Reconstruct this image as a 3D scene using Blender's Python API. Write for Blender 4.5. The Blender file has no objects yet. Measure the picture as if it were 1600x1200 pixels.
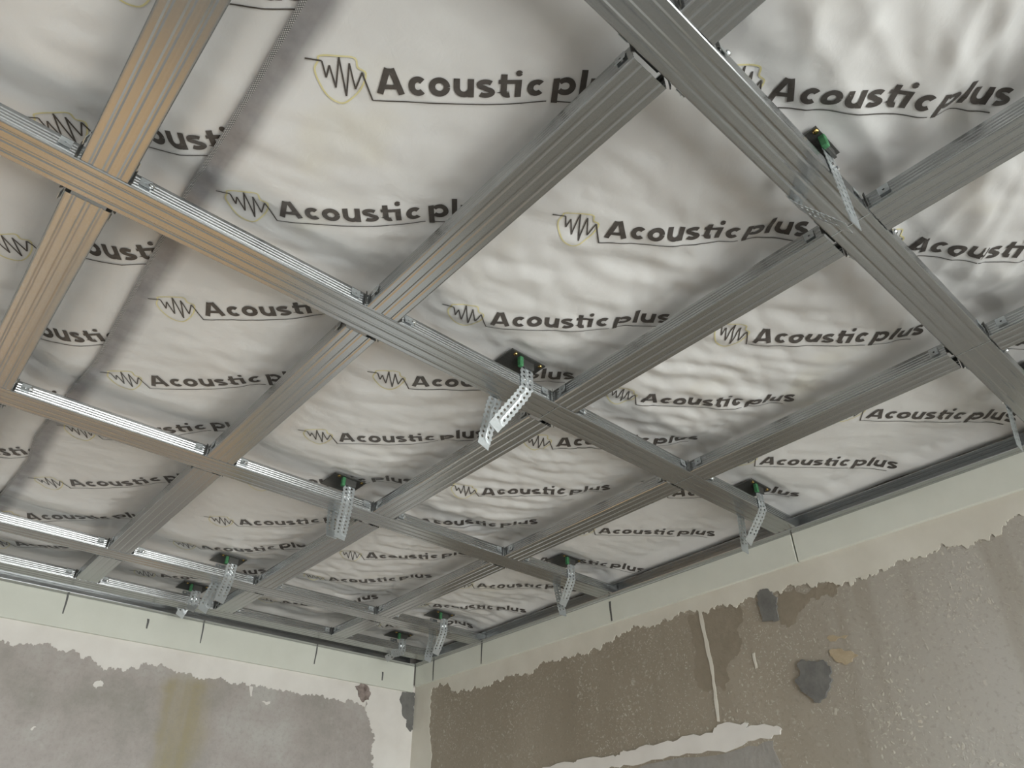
import bpy, bmesh, math, random
import numpy as np
from mathutils import Vector, Matrix

# ------------------------------------------------------------------ camera, world, light, exposure
S = bpy.context.scene
COL = S.collection
ZB = 2.60                      # height of the underside of the metal grid above the floor
XN, YN = -3.70, -3.90          # far ends of the room
WT = 0.0125                    # drywall strip thickness: strip face at 0, wall face at +WT

cam_d = bpy.data.cameras.new('camera')
cam_d.sensor_width = 36.0
cam_d.lens = 1135.803 / 1600 * 36.0
cam_d.clip_start = 0.01
cam = bpy.data.objects.new('camera', cam_d)
COL.objects.link(cam)
r0 = Vector((0.7490707, -0.6624337, -0.0086376))
r1 = Vector((0.3815209, 0.4420041, -0.8118339))
r2 = Vector((0.5416040, 0.6048255, 0.5838246))
m3 = Matrix((r0, -r1, -r2)).transposed()
cam.matrix_world = Matrix.Translation((-1.7060, -2.4951, ZB - 0.7763)) @ m3.to_4x4()
S.camera = cam

world = bpy.data.worlds.new('overcast_sky')
S.world = world
world.use_nodes = True
wn = world.node_tree
bg = wn.nodes['Background']
wtc = wn.nodes.new('ShaderNodeTexCoord'); wsep = wn.nodes.new('ShaderNodeSeparateXYZ'); wrp = wn.nodes.new('ShaderNodeValToRGB')
wn.links.new(wtc.outputs['Generated'], wsep.inputs[0])
wmr = wn.nodes.new('ShaderNodeMapRange'); wmr.inputs['From Min'].default_value = -0.06; wmr.inputs['From Max'].default_value = 0.06
wn.links.new(wsep.outputs[2], wmr.inputs['Value']); wn.links.new(wmr.outputs[0], wrp.inputs['Fac'])
wrp.color_ramp.elements[0].color = (0.42, 0.43, 0.42, 1)      # ground and facades outside
wrp.color_ramp.elements[1].color = (0.83, 0.93, 1.0, 1)       # even overcast sky
wn.links.new(wrp.outputs['Color'], bg.inputs['Color'])
bg.inputs['Strength'].default_value = 11.0

WINS = [(-1.75, -0.15, 0.75, 2.42), (-3.45, -2.15, 0.75, 2.42)]   # x0, x1, z0, z1 in the back wall
for (a, b, c, d) in WINS:
    L = bpy.data.lights.new('window_portal', 'AREA')
    L.shape = 'RECTANGLE'; L.size = b - a; L.size_y = d - c
    L.cycles.is_portal = True
    o = bpy.data.objects.new('window_portal', L)
    o.location = ((a + b) / 2, YN - 0.02, (c + d) / 2)
    o.rotation_euler = (math.radians(90), 0, 0)
    COL.objects.link(o)

vs = S.view_settings
vs.view_transform = 'Standard'; vs.look = 'None'; vs.gamma = 1.0; vs.use_curve_mapping = False
vs.exposure = 1.08

# ------------------------------------------------------------------ grid layout (metres, room corner at 0,0)
MY = [-0.119, -0.4043, -1.0419, -1.6664, -2.2896, -2.915]     # main profiles, counted from the wall_left side
CX = [-0.4368, -0.8570, -1.2709, -1.6979, -2.120]             # cross rows, counted from wall_right
ORD = ['first', 'second', 'third', 'fourth', 'fifth', 'sixth']
PW, PH = 0.060, 0.027

rnd = random.Random(7)

# ------------------------------------------------------------------ helpers
def tag(o, label=None, cat=None, group=None, kind=None):
    if label: o['label'] = label
    if cat: o['category'] = cat
    if group: o['group'] = group
    if kind: o['kind'] = kind
    return o

def link(name, me, mat=None, parent=None):
    if mat is not None and not me.materials: me.materials.append(mat)
    o = bpy.data.objects.new(name, me)
    COL.objects.link(o)
    if parent is not None: o.parent = parent
    return o

def empty(name, loc):
    o = bpy.data.objects.new(name, None)
    o.location = loc; o.empty_display_size = 0.05
    COL.objects.link(o)
    return o

def mesh(name, V, F, smooth=False):
    me = bpy.data.meshes.new(name)
    me.from_pydata([tuple(v) for v in V], [], F)
    me.update()
    if smooth: me.polygons.foreach_set('use_smooth', [True] * len(me.polygons))
    return me

def boxes(name, lst, bevel=0.0):
    bm = bmesh.new()
    for (x0, x1, y0, y1, z0, z1) in lst:
        r = bmesh.ops.create_cube(bm, size=1.0)
        for v in r['verts']:
            v.co = Vector(((x0 + x1) / 2 + v.co.x * (x1 - x0), (y0 + y1) / 2 + v.co.y * (y1 - y0), (z0 + z1) / 2 + v.co.z * (z1 - z0)))
    if bevel:
        bmesh.ops.bevel(bm, geom=bm.edges[:], offset=bevel, segments=1, affect='EDGES')
    me = bpy.data.meshes.new(name); bm.to_mesh(me); bm.free()
    return me

def disc_mesh(name, r, h, n=12, dome=0.5):
    """pan head standing along +Z"""
    V = []; F = []
    rings = [(r, 0), (r, h * 0.45), (r * 0.75, h * 0.85), (r * 0.3, h)]
    for (rr, zz) in rings:
        for k in range(n):
            a = 2 * math.pi * k / n
            V.append((rr * math.cos(a), rr * math.sin(a), zz))
    for i in range(len(rings) - 1):
        for k in range(n):
            F.append((i * n + k, i * n + (k + 1) % n, (i + 1) * n + (k + 1) % n, (i + 1) * n + k))
    F.append(tuple(range((len(rings) - 1) * n, len(rings) * n)))
    return mesh(name, V, F, False)

# ---- numpy gradient noise
_GN = {}
def gnoise(x, y, seed=0):
    if seed not in _GN:
        ang = np.random.RandomState(seed).rand(256, 256) * 2 * np.pi
        _GN[seed] = (np.cos(ang), np.sin(ang))
    gx, gy = _GN[seed]
    xi = np.floor(x).astype(int); yi = np.floor(y).astype(int)
    xf = x - xi; yf = y - yi
    u = xf * xf * xf * (xf * (xf * 6 - 15) + 10); v = yf * yf * yf * (yf * (yf * 6 - 15) + 10)
    def g(ix, iy, dx, dy):
        a = ix & 255; b = iy & 255
        return gx[a, b] * dx + gy[a, b] * dy
    n00 = g(xi, yi, xf, yf); n10 = g(xi + 1, yi, xf - 1, yf)
    n01 = g(xi, yi + 1, xf, yf - 1); n11 = g(xi + 1, yi + 1, xf - 1, yf - 1)
    return (n00 * (1 - u) + n10 * u) * (1 - v) + (n01 * (1 - u) + n11 * u) * v

# ------------------------------------------------------------------ materials
class NT:
    def __init__(self, name):
        self.m = bpy.data.materials.new(name); self.m.use_nodes = True
        self.t = self.m.node_tree; self.b = self.t.nodes['Principled BSDF']
        self.tc = self.t.nodes.new('ShaderNodeTexCoord')
    def n(self, typ, **kw):
        nd = self.t.nodes.new(typ)
        for k, v in kw.items():
            if k.startswith('i_'): nd.inputs[k[2:].replace('_', ' ')].default_value = v
            else: setattr(nd, k, v)
        return nd
    def l(self, a, b): self.t.links.new(a, b)
    def map(self, scale=(1, 1, 1), loc=(0, 0, 0), out='Object', rot=(0, 0, 0)):
        mp = self.n('ShaderNodeMapping')
        mp.inputs['Scale'].default_value = scale; mp.inputs['Location'].default_value = loc; mp.inputs['Rotation'].default_value = rot
        self.l(self.tc.outputs[out], mp.inputs['Vector'])
        return mp.outputs['Vector']
    def noise(self, vec, scale, detail=3, rough=0.5, dist=0.0):
        nd = self.n('ShaderNodeTexNoise'); nd.inputs['Scale'].default_value = scale
        nd.inputs['Detail'].default_value = detail; nd.inputs['Roughness'].default_value = rough
        nd.inputs['Distortion'].default_value = dist
        self.l(vec, nd.inputs['Vector']); return nd.outputs['Fac']
    def ramp(self, fac, stops):
        r = self.n('ShaderNodeValToRGB'); el = r.color_ramp.elements
        while len(el) < len(stops): el.new(0.5)
        for e, (p, c) in zip(el, stops):
            e.position = p; e.color = (*c, 1) if len(c) == 3 else c
        self.l(fac, r.inputs['Fac']); return r.outputs['Color']
    def step(self, fac, a, b):
        mr = self.n('ShaderNodeMapRange'); mr.interpolation_type = 'SMOOTHSTEP'
        mr.inputs['From Min'].default_value = a; mr.inputs['From Max'].default_value = b
        self.l(fac, mr.inputs['Value']); return mr.outputs['Result']
    def mth(self, op, a, b=None):
        nd = self.n('ShaderNodeMath', operation=op)
        for i, q in enumerate((a, b)):
            if q is None: continue
            if isinstance(q, (int, float)): nd.inputs[i].default_value = q
            else: self.l(q, nd.inputs[i])
        return nd.outputs[0]
    def mix(self, fac, a, b):
        nd = self.n('ShaderNodeMix', data_type='RGBA')
        for s, q in ((nd.inputs[0], fac), (nd.inputs[6], a), (nd.inputs[7], b)):
            if isinstance(q, (int, float)): s.default_value = q
            elif isinstance(q, tuple): s.default_value = (*q, 1)
            else: self.l(q, s)
        return nd.outputs[2]
    def bump(self, h, strength, dist=0.01):
        nd = self.n('ShaderNodeBump'); nd.inputs['Strength'].default_value = strength; nd.inputs['Distance'].default_value = dist
        self.l(h, nd.inputs['Height']); self.l(nd.outputs['Normal'], self.b.inputs['Normal'])
    def xyz(self):
        s = self.n('ShaderNodeSeparateXYZ'); self.l(self.tc.outputs['Object'], s.inputs[0]); return s.outputs
    def set(self, **kw):
        for k, v in kw.items():
            s = self.b.inputs[k.replace('_', ' ')]
            if isinstance(v, (int, float)): s.default_value = v
            elif isinstance(v, tuple): s.default_value = (*v, 1)
            else: self.l(v, s)
        return self

def galv(name, c1, c2, r1=0.28, r2=0.42, metal=0.92):
    t = NT(name)
    v = t.map((1.2, 420, 420))
    streak = t.noise(v, 1.0, 2)
    blot = t.noise(t.map((1, 1, 1)), 320, 2)
    f = t.mth('ADD', t.mth('MULTIPLY', streak, 0.6), t.mth('MULTIPLY', blot, 0.4))
    t.set(Base_Color=t.ramp(f, [(0.25, c1), (0.75, c2)]), Metallic=metal)
    mr = t.n('ShaderNodeMapRange'); mr.inputs['To Min'].default_value = r1; mr.inputs['To Max'].default_value = r2
    t.l(f, mr.inputs['Value']); t.l(mr.outputs[0], t.b.inputs['Roughness'])
    return t.m

M_GALV = galv('galvanized_steel', (0.37, 0.38, 0.38), (0.44, 0.45, 0.45), 0.20, 0.28)
M_STRAP = galv('zinc_strap_steel', (0.46, 0.49, 0.50), (0.58, 0.61, 0.62), 0.3, 0.45, 0.75)
M_PLATE = galv('dark_zinc_steel', (0.10, 0.10, 0.095), (0.17, 0.17, 0.16), 0.4, 0.55, 0.8)
t = NT('bright_screw_steel'); t.set(Base_Color=(0.85, 0.87, 0.88), Metallic=1.0, Roughness=0.12); M_SCREW = t.m
t = NT('brass_screw'); t.set(Base_Color=(0.55, 0.38, 0.14), Metallic=1.0, Roughness=0.25); M_BRASS = t.m
t = NT('green_elastomer')
t.set(Base_Color=t.ramp(t.noise(t.map(), 160, 2), [(0.35, (0.035, 0.15, 0.06)), (0.65, (0.06, 0.22, 0.09))]), Roughness=0.6); M_GREEN = t.m

def film_mat():
    t = NT('white_membrane')
    at = t.n('ShaderNodeAttribute', attribute_name='selvage')
    n1 = t.noise(t.map(), 5.0, 4, 0.55)
    base = t.ramp(n1, [(0.3, (0.62, 0.61, 0.595)), (0.7, (0.71, 0.705, 0.69))])
    n2 = t.noise(t.map((1, 1, 1), (4.2, 1.3, 0)), 3.2, 3, 0.6)
    yel = t.mth('MULTIPLY', t.step(n2, 0.60, 0.74), 0.35)
    base = t.mix(yel, base, (0.62, 0.57, 0.42))
    fleck = t.noise(t.map(), 28, 4, 0.6)
    sel = t.mth('MULTIPLY', at.outputs['Fac'], t.mth('ADD', 0.70, t.mth('MULTIPLY', fleck, 0.45)))
    base = t.mix(sel, base, (0.20, 0.195, 0.20))
    t.set(Base_Color=base, Roughness=0.30)
    t.b.inputs['Specular IOR Level'].default_value = 0.6
    cr = t.noise(t.map((1, 1, 1)), 55, 4, 0.6, 0.8)
    t.bump(cr, 0.10, 0.004)
    return t.m
M_FILM = film_mat()
t = NT('dark_print'); t.set(Base_Color=t.ramp(t.noise(t.map(), 60, 2), [(0.3, (0.060, 0.052, 0.046)), (0.7, (0.085, 0.075, 0.068))]), Roughness=0.42); M_INK = t.m
t = NT('yellow_print'); t.set(Base_Color=t.ramp(t.noise(t.map(), 60, 2), [(0.3, (0.62, 0.56, 0.27)), (0.7, (0.68, 0.62, 0.36))]), Roughness=0.42); M_YEL = t.m

def perf_mat():
    t = NT('perforated_edge')
    uv = t.n('ShaderNodeAttribute', attribute_name='pr')
    s = t.n('ShaderNodeSeparateXYZ'); t.l(uv.outputs['Vector'], s.inputs[0])
    a = t.mth('SINE', t.mth('MULTIPLY', s.outputs[0], 2 * math.pi / 0.0034))
    b = t.mth('SINE', t.mth('MULTIPLY', s.outputs[1], 2 * math.pi / 0.0034))
    f = t.step(t.mth('MULTIPLY', a, b), 0.05, 0.35)
    t.set(Base_Color=t.mix(f, (0.10, 0.10, 0.10), (0.50, 0.49, 0.48)), Roughness=0.5)
    return t.m
M_PERF = perf_mat()

def gkl_mat(name, c1, c2):
    t = NT(name)
    n = t.noise(t.map(), 7, 4, 0.6)
    fine = t.noise(t.map(), 190, 2)
    t.set(Base_Color=t.ramp(n, [(0.3, c1), (0.7, c2)]), Roughness=0.85)
    t.bump(fine, 0.12, 0.001)
    return t.m
M_GKL = gkl_mat('pale_green_drywall', (0.58, 0.585, 0.515), (0.63, 0.635, 0.565))
M_PLASTER = gkl_mat('pale_plaster', (0.55, 0.515, 0.44), (0.63, 0.60, 0.525))
M_PLASTER2 = gkl_mat('white_plaster', (0.62, 0.585, 0.54), (0.71, 0.68, 0.635))
t = NT('pencil'); t.set(Base_Color=t.ramp(t.noise(t.map(), 300, 2), [(0.3, (0.06, 0.06, 0.06)), (0.7, (0.13, 0.13, 0.12))]), Roughness=0.6); M_PENCIL = t.m

def mortar(name, c1, c2):
    t = NT(name)
    n = t.noise(t.map(), 35, 5, 0.6)
    t.set(Base_Color=t.ramp(n, [(0.3, c1), (0.7, c2)]), Roughness=0.9)
    t.bump(t.noise(t.map(), 120, 4), 0.5, 0.003)
    return t.m
M_MORTAR = mortar('dark_mortar', (0.125, 0.122, 0.113), (0.18, 0.175, 0.162))
M_TAN = mortar('tan_filler', (0.36, 0.28, 0.18), (0.42, 0.34, 0.23))
M_RUST = mortar('rusty_rubble', (0.07, 0.045, 0.035), (0.36, 0.30, 0.27))
M_WET = mortar('brown_skim', (0.225, 0.19, 0.14), (0.265, 0.225, 0.172))

def wall_right_mat():
    t = NT('mottled_brown_plaster')
    big = t.noise(t.map((1, 1, 0.45)), 2.3, 4, 0.55)
    x, y, z = t.xyz()
    along = t.step(y, -1.45, -2.0)                       # greyer cement render further along the wall
    c_b = t.ramp(big, [(0.32, (0.25, 0.212, 0.160)), (0.68, (0.335, 0.292, 0.232))])
    c_g = t.ramp(big, [(0.32, (0.36, 0.33, 0.285)), (0.68, (0.43, 0.405, 0.365))])
    col = t.mix(along, c_b, c_g)
    # pebbly aggregate showing through
    warp = t.n('ShaderNodeVectorMath', operation='ADD')
    mp = t.map((1, 1, 1))
    nz = t.n('ShaderNodeTexNoise'); nz.inputs['Scale'].default_value = 45; t.l(mp, nz.inputs['Vector'])
    sc = t.n('ShaderNodeVectorMath', operation='SCALE'); t.l(nz.outputs['Color'], sc.inputs[0]); sc.inputs['Scale'].default_value = 0.03
    t.l(mp, warp.inputs[0]); t.l(sc.outputs[0], warp.inputs[1])
    pm = None
    for (scl, lo, hi, sl0, sl1, off) in ((46, .20, .36, .50, .66, 1.0), (88, .22, .40, .42, .60, 2.3), (170, .22, .42, .38, .60, 4.1)):
        vo = t.n('ShaderNodeTexVoronoi'); vo.inputs['Scale'].default_value = scl; t.l(warp.outputs[0], vo.inputs['Vector'])
        peb = t.mth('SUBTRACT', 1.0, t.step(vo.outputs['Distance'], lo, hi))
        sel = t.step(t.noise(t.map((1, 1, 0.6), (3, off, 2)), 5.5, 5, 0.65), sl0, sl1)
        rnd_ = t.n('ShaderNodeSeparateColor'); t.l(vo.outputs['Color'], rnd_.inputs[0])
        q = t.mth('MULTIPLY', t.mth('MULTIPLY', peb, sel), t.step(rnd_.outputs[0], 0.30, 0.75))
        pm = q if pm is None else t.mth('MAXIMUM', pm, q)
    col = t.mix(t.mth('MULTIPLY', pm, 0.72), col, (0.55, 0.51, 0.43))
    # vertical run marks
    st = t.step(t.noise(t.map((1, 9, 0.9), (0, 2, 5)), 1.6, 3, 0.5), 0.52, 0.68)
    col = t.mix(t.mth('MULTIPLY', st, 0.30), col, (0.24, 0.205, 0.155))
    fine = t.noise(t.map(), 90, 4, 0.6)
    col = t.mix(t.mth('MULTIPLY', t.step(fine, 0.5, 0.8), 0.35), col, (0.15, 0.13, 0.10))
    t.set(Base_Color=col, Roughness=0.92)
    t.bump(t.mth('ADD', t.mth('MULTIPLY', fine, 0.6), pm), 0.35, 0.003)
    return t.m
M_WR = wall_right_mat()

def wall_left_mat():
    t = NT('grey_cement_render')
    big = t.noise(t.map((1, 1, 1)), 4.2, 7, 0.68)
    col = t.ramp(big, [(0.34, (0.27, 0.255, 0.225)), (0.50, (0.36, 0.325, 0.30)), (0.66, (0.41, 0.39, 0.36))])
    x, y, z = t.xyz()
    # olive run-off stain below the plaster, wobbling as it runs down
    wob = t.mth('MULTIPLY', t.mth('SUBTRACT', t.noise(t.map((1, 1, 1), (0, 7, 0)), 7, 3), 0.5), 0.16)
    xx = t.mth('ADD', x, wob)
    inside = t.mth('MULTIPLY', t.step(xx, -0.94, -0.89), t.step(xx, -0.74, -0.82))
    streaks = t.step(t.noise(t.map((14, 1, 1.2), (0, 3, 0)), 1.0, 3), 0.30, 0.62)
    low = t.step(z, ZB - 0.14, ZB - 0.20)
    stain = t.mth('MULTIPLY', t.mth('MULTIPLY', inside, low), t.mth('ADD', 0.42, t.mth('MULTIPLY', streaks, 0.5)))
    col = t.mix(stain, col, (0.295, 0.255, 0.155))
    # pale chips
    vo = t.n('ShaderNodeTexVoronoi'); vo.inputs['Scale'].default_value = 34
    t.l(t.map((1, 1, 1.3), (0.3, 0, 0.1)), vo.inputs['Vector'])
    sp = t.n('ShaderNodeSeparateColor'); t.l(vo.outputs['Color'], sp.inputs[0])
    chip = t.mth('MULTIPLY', t.mth('SUBTRACT', 1.0, t.step(vo.outputs['Distance'], 0.14, 0.24)), t.step(sp.outputs[1], 0.66, 0.72))
    col = t.mix(t.mth('MULTIPLY', chip, 0.8), col, (0.62, 0.59, 0.53))
    fine = t.noise(t.map(), 80, 5, 0.7)
    col = t.mix(t.mth('MULTIPLY', t.step(fine, 0.45, 0.75), 0.45), col, (0.25, 0.23, 0.205))
    col = t.mix(t.mth('MULTIPLY', t.step(t.noise(t.map((1, 1, 1), (9, 0, 4)), 11, 4, 0.65), 0.60, 0.75), 0.35), col, (0.49, 0.47, 0.435))
    t.set(Base_Color=col, Roughness=0.92)
    t.bump(fine, 0.3, 0.003)
    return t.m
M_WL = wall_left_mat()
M_WALL = gkl_mat('bare_plaster_wall', (0.55, 0.545, 0.52), (0.63, 0.62, 0.60))
M_SLAB = gkl_mat('concrete_slab', (0.22, 0.22, 0.21), (0.30, 0.30, 0.29))
def floor_mat():
    t = NT('board_floor')
    n = t.noise(t.map((1, 8, 1)), 4, 4, 0.6)
    t.set(Base_Color=t.ramp(n, [(0.3, (0.32, 0.30, 0.27)), (0.7, (0.41, 0.385, 0.345))]), Roughness=0.6)
    return t.m
M_FLOOR = floor_mat()
t = NT('added_door_oak'); t.set(Base_Color=t.ramp(t.noise(t.map((9, 9, 1)), 3, 4), [(0.3, (0.68, 0.38, 0.15)), (0.7, (0.78, 0.47, 0.22))]), Roughness=0.5); M_ADDED_DOOR = t.m  # saturated wood of the added door, tints the profile undersides
t = NT('white_window_frame'); t.set(Base_Color=t.ramp(t.noise(t.map(), 5, 2), [(0.3, (0.78, 0.78, 0.77)), (0.7, (0.82, 0.82, 0.81))]), Roughness=0.4); M_WFR = t.m
def glass_mat():
    m = bpy.data.materials.new('window_glass'); m.use_nodes = True
    nt = m.node_tree; out = nt.nodes['Material Output']; nt.nodes.remove(nt.nodes['Principled BSDF'])
    tr = nt.nodes.new('ShaderNodeBsdfTransparent'); gl = nt.nodes.new('ShaderNodeBsdfGlossy'); gl.inputs['Roughness'].default_value = 0.02
    fr = nt.nodes.new('ShaderNodeFresnel'); fr.inputs['IOR'].default_value = 1.45
    mx = nt.nodes.new('ShaderNodeMixShader')
    nt.links.new(fr.outputs[0], mx.inputs[0]); nt.links.new(tr.outputs[0], mx.inputs[1]); nt.links.new(gl.outputs[0], mx.inputs[2])
    nt.links.new(mx.outputs[0], out.inputs['Surface'])
    return m
M_GLASS = glass_mat()
t = NT('added_frosted_glass'); t.set(Base_Color=t.ramp(t.noise(t.map(), 40, 2), [(0.3, (0.26, 0.26, 0.24)), (0.7, (0.31, 0.31, 0.29))]), Roughness=0.35); M_ADDED_PANE = t.m  # grey upper panes of the added door, keep the higher reflections dull

# ------------------------------------------------------------------ room shell
ZC = ZB + 0.14                                  # underside of the concrete slab
def struct(name, me, mat): return tag(link(name, me, mat), kind='structure')
struct('floor', boxes('floor', [(XN - .2, WT + .2, YN - .2, WT + .2, -0.1, 0.0)]), M_FLOOR)
struct('ceiling', boxes('ceiling', [(XN - .2, WT + .2, YN - .2, WT + .2, ZC, ZC + 0.15)]), M_SLAB)
DX0, DX1, DZ = -2.55, -0.90, 2.00               # unseen doorway added in wall_left to give the profiles warm reflections
wall_left = struct('wall_left', boxes('wall_left', [(XN - .2, DX0, WT, WT + .2, 0, ZC), (DX1, WT + .2, WT, WT + .2, 0, ZC), (DX0, DX1, WT, WT + .2, DZ, ZC)]), M_WL)
wall_right = struct('wall_right', boxes('wall_right', [(WT, WT + .2, YN - .2, WT, 0, ZC)]), M_WR)
struct('wall_opposite', boxes('wall_opposite', [(XN - .2, XN, YN - .2, WT, 0, ZC)]), M_WALL)
seg = []; xs = XN
for (a, b, c, d) in sorted(WINS):
    seg += [(xs, a, YN - .2, YN, 0, ZC), (a, b, YN - .2, YN, 0, c), (a, b, YN - .2, YN, d, ZC)]; xs = b
seg.append((xs, WT, YN - .2, YN, 0, ZC))
struct('wall_back', boxes('wall_back', seg), M_WALL)
for k, (a, b, c, d) in enumerate(WINS):
    w = empty('window_%d' % (k + 1), ((a + b) / 2, YN - .1, c)); tag(w, kind='structure')
    mid = (a + b) / 2; e = 0.05
    fr = link('window_frame', boxes('window_frame', [(a - mid, b - mid, -.03, .03, 0, e), (a - mid, b - mid, -.03, .03, d - c - e, d - c), (a - mid, a - mid + e, -.03, .03, e, d - c - e), (b - mid - e, b - mid, -.03, .03, e, d - c - e), (-e / 2, e / 2, -.03, .03, e, d - c - e)]), M_WFR, w)
    for (p, q) in ((a - mid + e, -e / 2), (e / 2, b - mid - e)):
        link('pane', boxes('pane', [(p, q, -.003, .003, e, d - c - e)]), M_GLASS, w)
dr = empty('added_door_1', ((DX0 + DX1) / 2, WT + 0.03, 0)); tag(dr, kind='structure')  # out-of-view door, added for its warm reflection in the steel
hw = (DX1 - DX0) / 2
link('added_door_frame', boxes('added_door_frame', [(-hw, -hw + .06, -.03, .1, 0, DZ), (hw - .06, hw, -.03, .1, 0, DZ), (-hw + .06, hw - .06, -.03, .1, DZ - .06, DZ)]), M_ADDED_DOOR, dr)
for (a, b, hs) in ((-hw + .06, -.002, -1), (.002, hw - .06, 1)):
    lf = link('added_door_leaf', boxes('added_door_leaf', [(a, b, 0, .04, 0.005, 1.22), (a, a + .07, 0, .04, 1.22, DZ - .06), (b - .07, b, 0, .04, 1.22, DZ - .06), (a + .07, b - .07, 0, .04, DZ - .13, DZ - .06), (a + .12, b - .12, -.008, 0, .2, .85)]), M_ADDED_DOOR, dr)
    link('added_door_pane', boxes('added_door_pane', [(a + .07, b - .07, .017, .023, 1.22, DZ - .13)]), M_ADDED_PANE, lf)
    hx = -.06 if hs < 0 else .06
    link('added_door_handle', boxes('added_door_handle', [(hx - .012, hx + .012, -.05, 0, .98, 1.02), (min(hx, hx + hs * .11), max(hx, hx + hs * .11), -.06, -.045, .985, 1.015)]), M_SCREW, lf)

# ------------------------------------------------------------------ plaster remains and patches on the two walls
def ragged(pts, it=3, amp=0.22, seed=1, closed=True, cap=0.004):
    r = random.Random(seed)
    P = [Vector(p) for p in pts]
    for _ in range(it):
        Q = []
        n = len(P)
        for i in range(n if closed else n - 1):
            a = P[i]; b = P[(i + 1) % n]; d = b - a
            off = max(-cap, min(cap, r.uniform(-amp, amp) * d.length))
            Q += [a, (a + b) / 2 + Vector((-d.y, d.x)).normalized() * off if d.length > 0.003 else (a + b) / 2]
        if not closed: Q.append(P[-1])
        P = Q
    return P

def wall_patch(name, poly, side, mat, thick=0.002, parent=None, dome=0.0):
    """poly in (along wall, height rel. to grid); an irregular slab lying on the wall face, bevelled thin edge"""
    bm = bmesh.new()
    def co(p, d):
        return Vector((p[0], WT - d, ZB + p[1])) if side == 'L' else Vector((WT - d, p[0], ZB + p[1]))
    f = [bm.verts.new(co(p, thick)) for p in poly]
    b = [bm.verts.new(co(p, -0.004)) for p in poly]
    n = len(poly)
    es = [bm.edges.new((f[i], f[(i + 1) % n])) for i in range(n)]
    bmesh.ops.triangle_fill(bm, edges=es, use_beauty=True)
    for i in range(n):
        bm.faces.new((f[i], f[(i + 1) % n], b[(i + 1) % n], b[i]))
    bmesh.ops.recalc_face_normals(bm, faces=bm.faces[:])
    me = bpy.data.meshes.new(name); bm.to_mesh(me); bm.free()
    o = link(name, me, mat, parent)
    return o

HL, HR = -0.0965, -0.0751                       # lower edges of the drywall strips
def wall_strip(name, edge, other, side, mat, thick, parent):
    """slab on the wall between a ragged edge and its partner points"""
    def co(p, d):
        return (p[0], WT - d, ZB + p[1]) if side == 'L' else (WT - d, p[0], ZB + p[1])
    ax = 0 if abs(edge[-1][0] - edge[0][0]) > abs(edge[-1][1] - edge[0][1]) else 1
    sg = 1 if edge[-1][ax] > edge[0][ax] else -1
    cur = edge[0][ax]; keep = []
    for p, q in zip(edge, other):                 # keep the edge single-valued so that the slab does not fold
        if (p[ax] - cur) * sg >= 0: keep.append((p, q)); cur = p[ax]
    edge = [k_[0] for k_ in keep]; other = [k_[1] for k_ in keep]
    n = len(edge)
    V = [co(p, thick) for p in edge] + [co(p, thick) for p in other] + [co(p, -.004) for p in edge]
    F = []
    for i in range(n - 1):
        F.append((i, i + 1, n + i + 1, n + i)); F.append((i + 1, i, 2 * n + i, 2 * n + i + 1))
    return link(name, mesh(name, V, F), mat, parent)
L_EDGE = [(XN, -.165), (-3.4, -.18), (-3.1, -.16), (-2.8, -.175), (-2.4, -.155), (-2.0, -.170), (-1.8, -.160), (-1.6, -.172), (-1.402, -.157), (-1.378, -.157), (-1.345, -.158), (-1.321, -.158), (-1.307, -.148), (-1.269, -.148), (-1.244, -.158), (-1.207, -.153), (-1.177, -.164), (-1.143, -.172), (-1.119, -.191), (-1.094, -.183), (-1.066, -.183), (-1.026, -.174), (-1.021, -.159), (-.977, -.156), (-.917, -.159), (-.866, -.158), (-.801, -.165), (-.736, -.165), (-.691, -.165), (-.657, -.168), (-.600, -.168), (-.559, -.167), (-.493, -.165), (-.443, -.166), (-.367, -.163), (-.289, -.163), (-.242, -.162), (-.205, -.185), (-.174, -.214), (-.178, -.236), (-.154, -.266), (-.153, -.275), (-.163, -.313), (-.147, -.369), (-.16, -.45), (-.14, -.55), (-.155, -.70), (-.30, -.95), (-.55, -1.2), (-.62, -1.5), (-.50, -1.8), (-.30, -2.1), (-.25, -2.59)]  # last points, out of view, widened to brighten reflections in the profiles
kL = L_EDGE.index((-.147, -.369)); kv = L_EDGE.index((-.205, -.185))
e1 = ragged(L_EDGE[:kv + 1], 4, 0.5, 3, False, 0.0055)
wall_strip('plaster_band', e1, [(p[0], HL + .03) for p in e1], 'L', M_PLASTER2, .0025, wall_left)
e1 = ragged([(-.205, HL + .03)] + L_EDGE[kv:], 4, 0.5, 4, False, 0.0055)
wall_strip('plaster_band', e1, [(WT - .0005, p[1]) for p in e1], 'L', M_PLASTER2, .0024, wall_left)
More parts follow.
